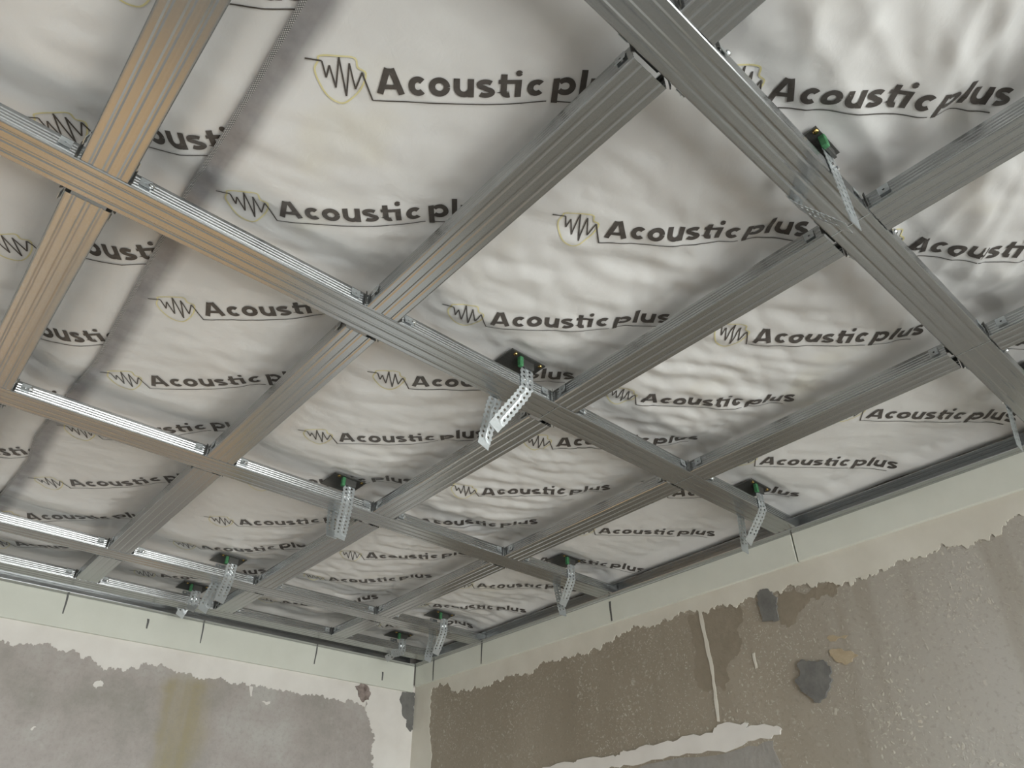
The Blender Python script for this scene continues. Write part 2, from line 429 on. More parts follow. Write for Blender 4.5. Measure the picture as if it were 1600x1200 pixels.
R_EDGE = [(-.20, -2.59), (-.25, -2.1), (-.45, -1.8), (-.5, -1.4), (-.35, -1.1), (-.117, -.75), (-.11, -.5), (-.117, -.365), (-.107, -.264), (-.098, -.208), (-.094, -.152), (-.099, -.100), (-.151, -.086), (-.208, -.104), (-.237, -.129), (-.277, -.136), (-.367, -.137), (-.442, -.147), (-.490, -.141), (-.549, -.137), (-.595, -.135), (-.639, -.147), (-.672, -.140), (-.726, -.129), (-.778, -.136), (-.829, -.136), (-.869, -.131), (-.956, -.136), (-1.021, -.130), (-1.068, -.111), (-1.138, -.111), (-1.213, -.113), (-1.274, -.112), (-1.321, -.111), (-1.380, -.120), (-1.436, -.128), (-1.471, -.131), (-1.520, -.126), (-1.586, -.126), (-1.612, -.125), (-1.676, -.143), (-1.729, -.146), (-1.762, -.153), (-1.782, -.161), (-1.796, -.149), (-1.837, -.158), (-1.852, -.147), (-1.883, -.150), (-1.907, -.139), (-1.966, -.144), (-1.999, -.134), (-2.024, -.145), (-2.057, -.156), (-2.078, -.150), (-2.114, -.147), (-2.129, -.132), (-2.165, -.127), (-2.3, -.14), (-2.5, -.13), (-2.8, -.15), (-3.1, -.135), (-3.5, -.15), (YN, -.14)]  # first points, out of view, added as a pale area for profile reflections
kv = R_EDGE.index((-.099, -.100))
e2 = ragged(R_EDGE[kv:], 4, 0.5, 5, False, 0.0055)
wall_strip('plaster_band', e2, [(p[0], HR + .03) for p in e2], 'R', M_PLASTER, .0025, wall_right)
e2 = ragged(R_EDGE[:kv] + [(-.099, -.100), (-.099, HR + .03)], 3, 0.3, 6, False, 0.004)
wall_strip('plaster_band', e2, [(WT - .0005, p[1]) for p in e2], 'R', M_PLASTER, .0024, wall_right)
def patch(name, pts, side, mat, th, seed, label=None, it=2, amp=.25, cap=.004):
    o = wall_patch(name, ragged(pts, it, amp, seed, True, cap), side, mat, th, wall_left if side == 'L' else wall_right)
    if label: o['label'] = label
    return o
patch('mortar_patch', [(-1.541, -.111), (-1.558, -.113), (-1.573, -.125), (-1.584, -.143), (-1.575, -.157), (-1.574, -.183), (-1.574, -.196), (-1.556, -.195), (-1.528, -.190), (-1.528, -.165), (-1.526, -.148), (-1.531, -.136), (-1.528, -.126)], 'R', M_MORTAR, .005, 11, 'dark grey mortar patch below the plaster edge')
patch('mortar_patch', [(-1.598, -.307), (-1.613, -.302), (-1.634, -.311), (-1.657, -.313), (-1.668, -.324), (-1.675, -.339), (-1.668, -.352), (-1.671, -.361), (-1.660, -.376), (-1.648, -.390), (-1.629, -.401), (-1.617, -.399), (-1.600, -.377), (-1.588, -.357), (-1.581, -.347), (-1.592, -.338), (-1.598, -.321)], 'R', M_MORTAR, .006, 12, 'round dark grey mortar patch')
patch('filler_patch', [(-1.681, -.297), (-1.703, -.296), (-1.732, -.307), (-1.746, -.320), (-1.728, -.330), (-1.704, -.328), (-1.688, -.316)], 'R', M_TAN, .003, 13, 'tan filler smear')
patch('filler_patch', [(-1.683, -.268), (-1.700, -.263), (-1.736, -.273), (-1.725, -.278), (-1.693, -.277)], 'R', M_TAN, .0015, 14)
patch('pale_plaster_strip', [(-.60, -.440), (-.704, -.432), (-.827, -.433), (-.847, -.429), (-.978, -.434), (-1.014, -.436), (-1.027, -.426), (-1.085, -.425), (-1.185, -.422), (-1.249, -.419), (-1.328, -.423), (-1.346, -.407), (-1.393, -.410), (-1.434, -.416), (-1.422, -.427), (-1.493, -.430), (-1.520, -.442), (-1.513, -.452), (-1.477, -.457), (-1.405, -.462), (-1.338, -.466), (-1.266, -.463), (-1.157, -.463), (-1.022, -.461), (-.963, -.464), (-.9, -.472), (-.702, -.464), (-.60, -.47)], 'R', M_PLASTER2, .004, 15, 'pale plaster strip left after chiselling')
patch('plaster_run', [(-1.342, -.109), (-1.352, -.112), (-1.353, -.163), (-1.359, -.248), (-1.357, -.320), (-1.352, -.400), (-1.345, -.399), (-1.349, -.327), (-1.350, -.255), (-1.343, -.169)], 'R', M_PLASTER, .0018, 16, None, 2, .08, .0015)
patch('plaster_run', [(-1.481, -.260), (-1.488, -.259), (-1.487, -.296), (-1.481, -.297)], 'R', M_PLASTER, .0018, 17, None, 2, .1, .001)
patch('brown_skim', [(-1.310, -.117), (-1.473, -.141), (-1.458, -.229), (-1.404, -.274), (-1.381, -.332), (-1.305, -.311), (-1.306, -.195)], 'R', M_WET, .0006, 18, None, 4, .3, .012)
patch('brown_skim', [(-1.591, -.129), (-1.748, -.154), (-1.736, -.175), (-1.670, -.167), (-1.636, -.189), (-1.593, -.220), (-1.575, -.209)], 'R', M_WET, .0006, 19, None, 4, .3, .010)
M_GREYR = mortar('grey_render', (0.26, 0.245, 0.22), (0.33, 0.31, 0.285))
patch('grey_render_strip', [(-.95, -.478), (-1.157, -.468), (-1.40, -.468), (-1.49, -.462), (-1.50, -.52), (-1.3, -.50), (-1.1, -.51), (-.95, -.51)], 'R', M_GREYR, .001, 20)
patch('patch_of_rubble', [(-.259, -.109), (-.237, -.096), (-.209, -.099), (-.190, -.122), (-.196, -.148), (-.215, -.159), (-.234, -.145), (-.243, -.129)], 'L', M_RUST, .006, 21, 'rust-brown rubble in a rounded hole')
patch('mortar_patch', [(-.050, -.099), (.009, -.095), (.011, -.122), (.009, -.169), (.0115, -.201), (.0115, -.227), (.0, -.235), (-.021, -.212), (-.019, -.195), (-.043, -.176), (-.054, -.137)], 'L', M_MORTAR, .005, 22, 'dark grey mortar in the room corner')
patch('plaster_chip', [(-1.133, -.234), (-1.123, -.222), (-1.109, -.222), (-1.106, -.235), (-1.121, -.244)], 'L', M_PLASTER2, .003, 23)
patch('plaster_chip', [(-1.253, -.367), (-1.246, -.360), (-1.241, -.362), (-1.248, -.371)], 'L', M_PLASTER2, .002, 24)
patch('plaster_chip', [(-.606, -.209), (-.575, -.205), (-.579, -.213), (-.590, -.217)], 'L', M_PLASTER2, .002, 25)
patch('plaster_run', [(-.658, -.168), (-.646, -.168), (-.643, -.197), (-.647, -.200)], 'L', M_PLASTER2, .002, 26, None, 2, .08, .001)

# ------------------------------------------------------------------ drywall strips along the tops of the walls
def strip(lab, side, a, b, h, marks):
    if side == 'L':
        base = (a, 0, ZB + h); me = boxes('drywall_strip', [(0, b - a, 0, WT - .0003, 0, -h + .0)], .0008)
    else:
        base = (0, a, ZB + h); me = boxes('drywall_strip', [(0, WT - .0003, 0, b - a, 0, -h + .0)], .0008)
    o = link('drywall_strip', me, M_GKL); o.location = base
    tag(o, lab, 'drywall strip')
    for (p, z0, z1, w, sl) in marks:
        V = []; n = 5
        for i in range(n + 1):
            s = i / n; zz = z0 + (z1 - z0) * s - h; pp = p - a + sl * s + 0.0006 * math.sin(5 * s)
            ww = w * 1.5 * (1 - 0.35 * s)
            for q in (-ww / 2, ww / 2):
                V.append((pp + q, -.0004, zz) if side == 'L' else (-.0004, pp + q, zz))
        F = [(2 * i, 2 * i + 1, 2 * i + 3, 2 * i + 2) for i in range(n)]
        link('pencil_mark', mesh('pencil_mark', V, F), M_PENCIL, o)
    return o
strip('pale green drywall strip topping the olive-stained wall', 'L', XN, -.006, HL, [(-1.279, -.001, -.057, .004, .004), (-1.035, -.023, -.053, .005, .003), (-.860, -.001, -.066, .0035, .004), (-.438, -.001, -.063, .004, -.002), (-.151, -.043, -.074, .005, .001)])
strip('pale green drywall strip on the mortar-patched wall, running into the room corner', 'R', -1.6625, 0, HR, [(-.120, -.001, -.074, .005, .001), (-.412, -.001, -.071, .005, .004), (-1.034, -.010, -.071, .006, -.001)])
strip('pale green drywall strip above the round mortar patch, butting the next strip', 'R', YN, -1.6665, HR, [])

# ------------------------------------------------------------------ steel profiles
def section():
    """half of a 60x27 ceiling profile section, outer line from the lip to the middle, then mirrored"""
    hw = PW / 2
    P = [(hw - .007, PH - .0035), (hw - .0062, PH), (hw - .0012, PH), (hw, PH - .0012)]
    for k in range(4):                      # flank with four louvre-like ribs
        z = PH - .0038 - k * .0050
        P += [(hw, z), (hw, z - .0024), (hw - .0007, z - .0041), (hw - .0012, z - .0043)]
    P += [(hw, .0030), (hw - .0003, .0014), (hw - .0014, .0003), (hw - .0030, 0)]
    P += [(.0205, 0), (.0180, .0009), (.0165, .0009), (.0140, 0)]         # floor grooves
    P += [(.0040, 0), (.0015, .0009), (0.0, .0009)]
    full = [(x, z) for x, z in P] + [(-x, z) for x, z in reversed(P[:-1])]
    return full
SEC = section()

def extrude_sheet(name, sec, length, th=0.0006, soft=()):
    """sheet section (y,z) extruded along +X from 0 to length, with thickness inward"""
    n = len(sec); inner = []
    for i in range(n):
        a = Vector(sec[max(i - 1, 0)]); b = Vector(sec[min(i + 1, n - 1)]); d = (b - a).normalized()
        inner.append((sec[i][0] + d.y * th, sec[i][1] - d.x * th))
    # choose the side that points into the profile
    V = []; F = []
    loop = list(sec) + list(reversed(inner))
    m = len(loop)
    for x in (0.0, length):
        V += [(x, p[0], p[1]) for p in loop]
    for i in range(m):
        j = (i + 1) % m
        F.append((i, j, m + j, m + i))
    for i in range(n - 1):
        F.append((i + 1, i, m - 1 - i, m - 2 - i)); F.append((m + i, m + i + 1, 2 * m - 2 - i, 2 * m - 1 - i))
    me = mesh(name, V, F)
    bm = bmesh.new(); bm.from_mesh(me); bmesh.ops.recalc_face_normals(bm, faces=bm.faces[:]); bm.to_mesh(me); bm.free()
    sm = [False] * len(me.polygons)
    for i in soft:
        sm[i] = True; sm[n - 2 - i] = True
    me.polygons.foreach_set('use_smooth', sm)
    if soft: me.set_sharp_from_angle(angle=math.radians(42))
    return me

UD = [(.0275, .0275), (.0, .0275), (.0, .0), (.0275, .0)]      # wall channel section: open towards the room
def ud_section():
    return [(.0270, .0262), (.0270, .0275), (.012, .0278), (.011, .0270), (.009, .0270), (.008, .0278), (.0006, .0278), (0, .0272), (0, .0006), (.0006, 0), (.008, 0), (.009, .0008), (.011, .0008), (.012, 0), (.0270, 0), (.0272, .0012)]
ud = extrude_sheet('wall_channel', [(-y, z) for y, z in ud_section()], -XN - .03, 0.0006)
o = link('wall_channel', ud, M_GALV); o.location = (XN + .001, -.0002, ZB - .0005)
tag(o, 'galvanized wall channel above the drywall strip of the olive-stained wall', 'wall channel')
ud2 = extrude_sheet('wall_channel', [(y, z) for y, z in ud_section()], -YN - .001, 0.0006)
o2 = link('wall_channel', ud2, M_GALV); o2.rotation_euler = (0, 0, math.radians(-90) + math.pi); o2.location = (-.0002, YN + .0005, ZB - .0005)
tag(o2, 'galvanized wall channel above the drywall strips of the mortar-patched wall', 'wall channel')

for k, y in enumerate(MY):
    L_ = -XN - .006
    me = extrude_sheet('main_profile', SEC, L_)
    o = link('main_profile', me, M_GALV); o.location = (XN + .003, y, ZB + .0004)
    tag(o, 'long galvanized main profile, %s one parallel to the olive-stained wall' % ORD[k], 'metal profile', 'main ceiling profiles')
    for (row, s) in {3: ((1, .012), (0, .010)), 4: ((1, .022), (0, .015))}.get(k, ()):
        xm = CX[row] - s
        V = [(xm - o.location.x + a, b, -.0003) for b in (-.0285, .0285) for a in (0, .0012)]
        link('scribed_line', mesh('scribed_line', V, [(0, 1, 3, 2)]), M_STRAP, o)

C_FIRST = {}
for r, x in enumerate(CX):
    for k in range(len(MY) - 1):
        y1 = MY[k] - PW / 2; y0 = MY[k + 1] + PW / 2        # y1 nearer the stained wall
        g0 = .0008 + rnd.uniform(0, .0012)
        g1 = .0035 + rnd.uniform(0, .0045)
        ln = (y1 - g0) - (y0 + g1)
        me = extrude_sheet('cross_profile', SEC, ln)
        o = link('cross_profile', me, M_GALV)
        o.location = (x + rnd.uniform(-.0015, .0015), y0 + g1, ZB + .0002 + rnd.uniform(0, .0012))
        o.rotation_euler = (0, 0, math.pi / 2 + rnd.uniform(-.002, .002))
        lab = 'galvanized cross profile, %s row off the mortar-patched wall, between %s and %s main profiles' % (ORD[r], ORD[k], ORD[k + 1])
        tag(o, lab, 'metal profile', 'cross profiles')

# ------------------------------------------------------------------ crab connectors
def tab_mesh():
    """square ear with a hole, lying in XZ, 0.8 mm thick, facing -Y, lower half kicked outwards"""
    w, h = .0075, .0075; r = .0019; n = 8; V = []; F = []
    outer = [(w, 0), (w, h), (0, h), (-w, h), (-w, 0), (-w, -h), (0, -h), (w, -h)]
    for side in (0, 1):
        for (a, b) in outer: V.append((a, side * .0009 - .0022 * max(0, -b / h) , b))
        for k in range(n):
            q = 2 * math.pi * k / n
            V.append((r * math.cos(q), side * .0009 - .0022 * max(0, -r * math.sin(q) / h), r * math.sin(q)))
    for k in range(n):
        j = (k + 1) % n
        F.append((k, j, 8 + j, 8 + k)); F.append((16 + j, 16 + k, 24 + k, 24 + j))
        F.append((j, k, 16 + k, 16 + j)); F.append((8 + k, 8 + j, 24 + j, 24 + k))
    return mesh('tab', V, F)
ME_TAB = tab_mesh(); ME_TAB.materials.append(M_STRAP)
ME_SCREW = disc_mesh('screw', .0042, .0032); ME_SCREW.materials.append(M_SCREW)
ME_ARM = boxes('arm', [(-.0022, .0022, -.0006, .0006, .0, .026)]); ME_ARM.materials.append(M_PLATE)
ME_CRAB = boxes('plate', [(-.040, .040, -.022, .022, PH + .0012, PH + .0024), (-.022, .022, -.040, -.022, PH + .0012, PH + .0024), (-.022, .022, .022, .040, PH + .0012, PH + .0024)])
ME_CRAB.materials.append(M_PLATE)
hwp = PW / 2
for k, y in enumerate(MY):
    for r, x in enumerate(CX):
        e = empty('crab_connector', (x, y, ZB))
        tag(e, 'sheet metal crab connector where %s main profile meets %s cross row off patched wall' % (ORD[k], ORD[r]), 'connector', 'crab connectors at the crossings')
        def put(name, me, loc, rot=(0, 0, 0)):
            o = bpy.data.objects.new(name, me); COL.objects.link(o); o.parent = e; o.location = loc; o.rotation_euler = rot; return o
        put('plate', ME_CRAB, (0, 0, 0))
        for sy in (-1, 1):
            if (sy < 0 and k == len(MY) - 1) or (sy > 0 and k == 0): continue
            for sx in (-1, 1):
                # ear on the flank of the main profile and ear on the flank of the cross profile
                put('tab', ME_TAB, (sx * (hwp + .020 + rnd.uniform(-.002, .002)), sy * (hwp + .0012), .0165), (0, 0, 0 if sy < 0 else math.pi))
                put('tab', ME_TAB, (sx * (hwp + .0012), sy * (hwp + .026 + rnd.uniform(-.003, .003)), .0165), (0, 0, -math.pi / 2 if sx < 0 else math.pi / 2))
                put('arm', ME_ARM, (sx * (hwp + .0035), sy * (hwp + .0035), .0018), (0, 0, math.radians(45) * sx * sy))
            put('screw', ME_SCREW, (hwp + .024 + rnd.uniform(-.004, .006), sy * (hwp + .0032), .0150), (math.pi / 2 * (1 if sy < 0 else -1), 0, 0))

# ------------------------------------------------------------------ membrane height field
HANG = []                                         # filled below: (main index, x)
HANG_DEF = [
    (4, -.972, (.004, .003, -.090), (.006, -.050, -.083), 'on the fifth main profile, straps closing to a point'),
    (3, -.955, (-.040, .048, -.078), (-.026, .031, -.091), 'on the fourth main profile, long straps splayed beside a cross profile'),
    (3, -.180, (-.028, .042, -.080), (-.008, .002, -.091), 'on the fourth main profile, next to the mortar-patched wall'),
    (2, -.960, (-.012, -.008, -.094), (-.004, -.016, -.070), 'on the third main profile, straight strap hanging down'),
    (2, -.207, (-.014, .030, -.073), (.003, -.018, -.095), 'on the third main profile, next to the mortar-patched wall'),
    (1, -.967, (-.019, -.014, -.076), (-.036, -.008, -.088), 'on the second main profile, third cross row off the patched wall'),
    (1, -.192, (-.015, .022, -.075), (-.023, -.008, -.092), 'on the second main profile, next to the mortar-patched wall'),
    (0, -.958, (-.010, -.012, -.022), (-.010, .010, -.020), 'on the first main profile, clear of the room corner'),
    (0, -.170, (-.045, -.004, -.020), (-.020, .010, -.018), 'on the first main profile, in the room corner'),
    (4, -.195, (-.010, .020, -.085), (-.012, .010, -.086), 'on the fifth main profile, next to the mortar-patched wall'),
]

SEAM = np.array([(-3.95, -1.62), (-2.031, -1.605), (-1.899, -1.600), (-1.676, -1.597), (-1.480, -1.587), (-1.183, -1.571), (-1.042, -1.577), (-.813, -1.585), (-.699, -1.570), (-.488, -1.577), (0.02, -1.575)])
def seam_x(Y): return np.interp(Y, SEAM[:, 0], SEAM[:, 1])

def film_h(X, Y):
    X = np.asarray(X, float); Y = np.asarray(Y, float)
    dC = np.min([np.abs(X - c) for c in CX + [-2.54, -2.96, -3.38]], axis=0) - hwp
    dM = np.min([np.abs(Y - m) for m in MY + [-3.54]], axis=0) - hwp
    dC = np.maximum(dC, 0); dM = np.maximum(dM, 0)
    h = 0.053 + 0.017 * np.exp(-(dC / .040) ** 1.3) + 0.012 * np.exp(-(dM / .040) ** 1.3)
    wx = X + .05 * gnoise(X * 3, Y * 3, 11); wy = Y + .05 * gnoise(X * 3 + 9, Y * 3, 12)
    def aniso(ang, la, lc, seed):
        c, s = math.cos(math.radians(ang)), math.sin(math.radians(ang))
        a = (wx * c + wy * s) / la; b = (-wx * s + wy * c) / lc
        return gnoise(a + 31, b + 17, seed)
    def crease(n): return np.maximum(0, 1 - np.abs(n) * 3.2) ** 2 - .25
    am = .35 + 1.3 * np.clip(.5 + 1.4 * gnoise(X * 2.1 + 3, Y * 2.1 + 8, 21), 0, 1)
    am = am * (1 + .0 * X)
    far = np.clip((X + 1.45) / .5, .35, 1.0)
    w = .0034 * aniso(-30, .20, .036, 1) + .0024 * aniso(5, .18, .030, 2) + .0016 * crease(aniso(-22, .26, .045, 3)) + .0012 * crease(aniso(30, .22, .05, 4)) + .0012 * aniso(-15, .08, .018, 9)
    h = h + 1.45 * w * am * far * (1 - .7 * np.clip(1.3 * np.exp(-(((X + .80) / .45) ** 2 + ((Y + 2.55) / .33) ** 2)), 0, 1))
    # heavily crumpled area towards the window
    k = np.exp(-(((X + .80) / .45) ** 2 + ((Y + 2.55) / .33) ** 2))
    k = np.clip(k * 1.3, 0, 1)
    h = h + k * (.009 * aniso(40, .70, .075, 5) + .0055 * aniso(64, .60, .060, 15) - .009 * crease(aniso(52, .70, .095, 7)) - .006 * crease(aniso(20, .60, .090, 8)) + .0006 * aniso(35, .12, .03, 14))
    h = h + .004 * gnoise(X * 3 + 2, Y * 3 + 6, 13)
    # pushed up around the hangers and along the walls
    for (m, x, *_r) in HANG_DEF:
        h = np.maximum(h, .0330 * np.exp(-((((X - x + .006) / .085) ** 6 + ((Y - MY[m] + .010) / .078) ** 6))) + .0345)
    lip = np.maximum(np.clip(1 + (X + .008) / .075, 0, 1), np.clip(1 + (Y + .008) / .060, 0, 1))
    lip = lip * lip * (3 - 2 * lip)
    h = h * (1 - lip) + (.0405 + .006 * gnoise(X * 7, Y * 7, 33)) * lip
    return np.maximum(h, .0345)

GRID = {}
def drape(X, Y, which):
    ys, x1, nx, ZZ = GRID[which]
    sx = seam_x(Y); a, b = (sx, x1) if which == 'R' else (x1, sx + .030)
    u = np.clip((X - a) / (b - a), 0, .99999) * (nx - 1); v = np.clip((Y - ys[0]) / (ys[1] - ys[0]), 0, len(ys) - 1.0001)
    i = u.astype(int); j = v.astype(int); u = u - i; v = v - j
    return (ZZ[j, i] * (1 - u) + ZZ[j, i + 1] * u) * (1 - v) + (ZZ[j + 1, i] * (1 - u) + ZZ[j + 1, i + 1] * u) * v

def sheet(name, x0f, x1, y0, y1, step, dz, side):
    ys = np.arange(y0, y1 + step * .5, step)
    nx = int(round((x1 - float(np.mean(x0f(ys))) if callable(x0f) else (x1 - x0f)) / step)) + 1
    U = np.linspace(0, 1, nx)
    YY = np.repeat(ys[:, None], nx, 1)
    if side == 'right': XX = x0f(ys)[:, None] * (1 - U) + x1 * U
    else: XX = x0f * (1 - U) + (seam_x(ys) + .035)[:, None] * U
    ZZ = film_h(XX, YY) + dz
    GRID['R'] = (ys, x1, nx, ZZ)
    V = np.stack([XX.ravel(), YY.ravel(), ZZ.ravel() + ZB], 1)
    ny = len(ys)
    idx = np.arange(nx * ny).reshape(ny, nx)
    F = np.stack([idx[:-1, :-1].ravel(), idx[1:, :-1].ravel(), idx[1:, 1:].ravel(), idx[:-1, 1:].ravel()], 1)
    me = bpy.data.meshes.new(name)
    me.vertices.add(len(V)); me.vertices.foreach_set('co', V.ravel())
    me.loops.add(F.size); me.loops.foreach_set('vertex_index', F.ravel())
    me.polygons.add(len(F)); me.polygons.foreach_set('loop_start', np.arange(0, F.size, 4)); me.polygons.foreach_set('loop_total', np.full(len(F), 4))
    me.update(calc_edges=True); me.polygons.foreach_set('use_smooth', np.ones(len(F), bool))
    at = me.attributes.new('selvage', 'FLOAT', 'POINT')
    if side == 'right':
        d = XX - seam_x(YY) + .008 * gnoise(XX * 14, YY * 14, 77)
        val = np.clip(1 - (d - .018) / .030, 0, 1); val = val * val * (3 - 2 * val)
    else: val = np.zeros_like(XX)
    at.data.foreach_set('value', val.ravel().astype(np.float32))
    return link(name, me, M_FILM)
f_right = sheet('membrane_sheet', seam_x, -.003, YN + .02, -.003, .0080, 0.0, 'right')
tag(f_right, 'printed white membrane sheet with dark selvage, reaching the mortar-patched wall', 'membrane sheet')
# left sheet (tucked above the selvage of its neighbour)
def sheet_left():
    step = .012
    ys = np.arange(YN + .02, -.003, step); x0 = XN + .02
    nx = int((-1.55 - x0) / step)
    U = np.linspace(0, 1, nx)
    XX = x0 * (1 - U)[None, :] + (seam_x(ys) + .030)[:, None] * U[None, :]
    YY = np.repeat(ys[:, None], nx, 1)
    ZZ = film_h(XX, YY) + .007 * np.clip((XX - (seam_x(YY) - .03)) / .03, 0, 1)
    GRID['L'] = (ys, x0, nx, ZZ)
    V = np.stack([XX.ravel(), YY.ravel(), ZZ.ravel() + ZB], 1); ny = len(ys)
    idx = np.arange(nx * ny).reshape(ny, nx)
    F = np.stack([idx[:-1, :-1].ravel(), idx[1:, :-1].ravel(), idx[1:, 1:].ravel(), idx[:-1, 1:].ravel()], 1)
    me = mesh('membrane_sheet', V, F.tolist(), True)
    return link('membrane_sheet', me, M_FILM)
f_left = sheet_left()
tag(f_left, 'printed white membrane sheet tucked behind the perforated selvage edge', 'membrane sheet')

# perforated edge of the right sheet
ys = np.arange(YN + .02, -.014, .008)
V = []; PR = []
for y in ys:
    x = float(seam_x(y))
    for q in (-.001, .0048):
        z = float(film_h(x + max(q, .0), y)) - .0012
        V.append((x + q, y, ZB + z)); PR.append((q, y, 0))
F = [(2 * i, 2 * i + 1, 2 * i + 3, 2 * i + 2) for i in range(len(ys) - 1)]
me = mesh('perforated_edge', V, F)
at = me.attributes.new('pr', 'FLOAT_VECTOR', 'POINT'); at.data.foreach_set('vector', np.array(PR, np.float32).ravel())
link('perforated_edge', me, M_PERF, f_right)['label'] = 'dark perforated edge'

# ------------------------------------------------------------------ printed lettering
def resample(pts, d):
    P = [Vector(p) for p in pts]; out = [P[0]]
    for a, b in zip(P[:-1], P[1:]):
        n = max(1, int(math.ceil((b - a).length / d)))
        out += [a + (b - a) * (i / n) for i in range(1, n + 1)]
    return out
def stroke(V, F, pts, w, d=.0045):
    P = resample(pts, d); n = len(P); b = len(V)
    for i in range(n):
        t0 = (P[i] - P[i - 1]).normalized() if i else (P[1] - P[0]).normalized()
        t1 = (P[i + 1] - P[i]).normalized() if i < n - 1 else t0
        t_ = (t0 + t1)
        t_ = t_.normalized() if t_.length > .2 else t1
        nn = Vector((-t_.y, t_.x)); c = max(.45, nn.dot(Vector((-t0.y, t0.x))))
        V.append(P[i] + nn * (w / 2 / c)); V.append(P[i] - nn * (w / 2 / c))
    for i in range(n - 1):
        F.append((b + 2 * i, b + 2 * i + 1, b + 2 * i + 3, b + 2 * i + 2))
def arc(cx, cy, rx, ry, a0, a1, n=18):
    return [(cx + rx * math.cos(math.radians(a0 + (a1 - a0) * i / n)), cy + ry * math.sin(math.radians(a0 + (a1 - a0) * i / n))) for i in range(n + 1)]
def letters():
    V = []; F = []; w = .0079; xh = .0253; hw_ = w / 2
    ry = xh / 2 - hw_ * .92
    def A(x):
        stroke(V, F, [(x + .0042, 0), (x + .0157, .0343)], .0080); stroke(V, F, [(x + .0313, 0), (x + .0198, .0343)], .0080)
        stroke(V, F, [(x + .0135, .0310), (x + .0220, .0310)], .0066); stroke(V, F, [(x + .008, .0098), (x + .0275, .0098)], .0062)
    def o_(x, wd): stroke(V, F, arc(x + wd / 2, xh / 2, wd / 2 - hw_, ry, 0, 360, 26), w)
    def c_(x, wd): stroke(V, F, arc(x + wd / 2 + .001, xh / 2, wd / 2 - hw_ + .001, ry, 44, 316, 20), w)
    def u_(x, wd):
        r = wd / 2 - hw_
        stroke(V, F, [(x + hw_, xh)] + [(x + wd / 2 + r * math.cos(math.radians(a)), .0125 + (.0125 - hw_ * .92) * math.sin(math.radians(a))) for a in range(180, 361, 15)], w)
        stroke(V, F, [(x + wd - hw_, xh), (x + wd - hw_, 0)], w)
    def s_(x, wd):
        r = wd / 2 - hw_ * .8; c = x + wd / 2
        up = arc(c, .0179, r, .0042, 35, 255, 12); lo = arc(c, .0074, r, .0042, 75, -145, 12)
        stroke(V, F, up + lo, w * .86)
    def t_(x):
        stroke(V, F, [(x + .0068, .0330), (x + .0068, .0085)] + arc(x + .0125, .0085, .0057, .0050, 180, 292, 8), w)
    def i_(x):
        stroke(V, F, [(x + hw_, xh), (x + hw_, 0)], w)
        stroke(V, F, arc(x + hw_, .0345, .0021, .0021, 0, 360, 10), .0042, .003)
    def p_(x, wd):
        stroke(V, F, [(x + hw_, xh), (x + hw_, -.0125)], w)
        stroke(V, F, arc(x + wd / 2 + .001, xh / 2, wd / 2 - hw_ - .001, ry, 140, -140, 22), w)
    A(0); c_(.0400, .0214); o_(.0651, .0265); u_(.0959, .0253); s_(.1244, .0229); t_(.1515); stroke(V, F, [(.1515, .0224), (.1790, .0224)], .0058)
    i_(.1726); c_(.1879, .0217); p_(.2205, .0295); stroke(V, F, [(.2550 + hw_, .0360), (.2550 + hw_, 0)], w); u_(.2680, .0256); s_(.2975, .0235)
    sq = [(-.0822, .0414), (-.0623, .0393), (-.0600, .0178), (-.0540, .0341), (-.0499, .0049), (-.0411, .0454), (-.0382, -.0060), (-.0296, .0384), (-.0259, .0042), (-.0154, .0274), (-.0060, -.0100)]
    for a, b in zip(sq[:-1], sq[1:]): stroke(V, F, [a, b], .0021)
    stroke(V, F, [(-.0062, -.0100), (.2145, -.0100)], .0017); stroke(V, F, [(.2270, -.0100), (.3050, -.0100)], .0017)
    V2 = []; F2 = []
    sh = [(-.0637, .0456), (-.0409, .0467), (-.0222, .0450), (-.0199, .0335), (-.0110, .0265), (-.0163, .0101), (-.0281, -.0055), (-.0445, -.0161), (-.0608, -.0071), (-.0701, .0128), (-.0724, .0285), (-.0667, .0390), (-.0637, .0456)]
    sm = []
    n = len(sh) - 1
    for i in range(n):
        p0, p1, p2, p3 = (Vector(sh[(i - 1) % n]), Vector(sh[i]), Vector(sh[(i + 1) % n]), Vector(sh[(i + 2) % n]))
        for s in (0, .25, .5, .75):
            sm.append(.5 * ((2 * p1) + (p2 - p0) * s + (2 * p0 - 5 * p1 + 4 * p2 - p3) * s * s + (3 * p1 - p0 - 3 * p2 + p3) * s ** 3))
    sm.append(sm[0])
    stroke(V2, F2, sm, .0022)
    return np.array([tuple(v) for v in V]), F, np.array([tuple(v) for v in V2]), F2
LV, LF, SV, SF = letters()

def logo(ox, oy, ang, parent, left=False):
    u = np.array([math.cos(ang), math.sin(ang)]); v = np.array([math.sin(ang), -math.cos(ang)])
    out = None
    for (P, FF, mat, nm, off) in ((LV, LF, M_INK, 'printed_logo', .0010), (SV, SF, M_YEL, 'shield_outline', .0008)):
        W = np.array([ox, oy]) + P[:, :1] * u + P[:, 1:2] * v
        Z = drape(W[:, 0], W[:, 1], 'L' if left else 'R') - off
        ok = (W[:, 1] < -.016) & (W[:, 0] < -.016)
        if left: ok &= W[:, 0] < seam_x(W[:, 1]) + .028
        else: ok &= W[:, 0] > seam_x(W[:, 1]) + .004
        F = [f for f in FF if all(ok[i] for i in f)]
        if not F: continue
        used = sorted({i for f in F for i in f}); mp = {a: b for b, a in enumerate(used)}
        me = mesh(nm, [(W[i, 0], W[i, 1], ZB + Z[i]) for i in used], [tuple(mp[i] for i in f) for f in F])
        o = link(nm, me, mat, out if out is not None else parent)
        if out is None: out = o
    return out
ANG = math.radians(-38.6)
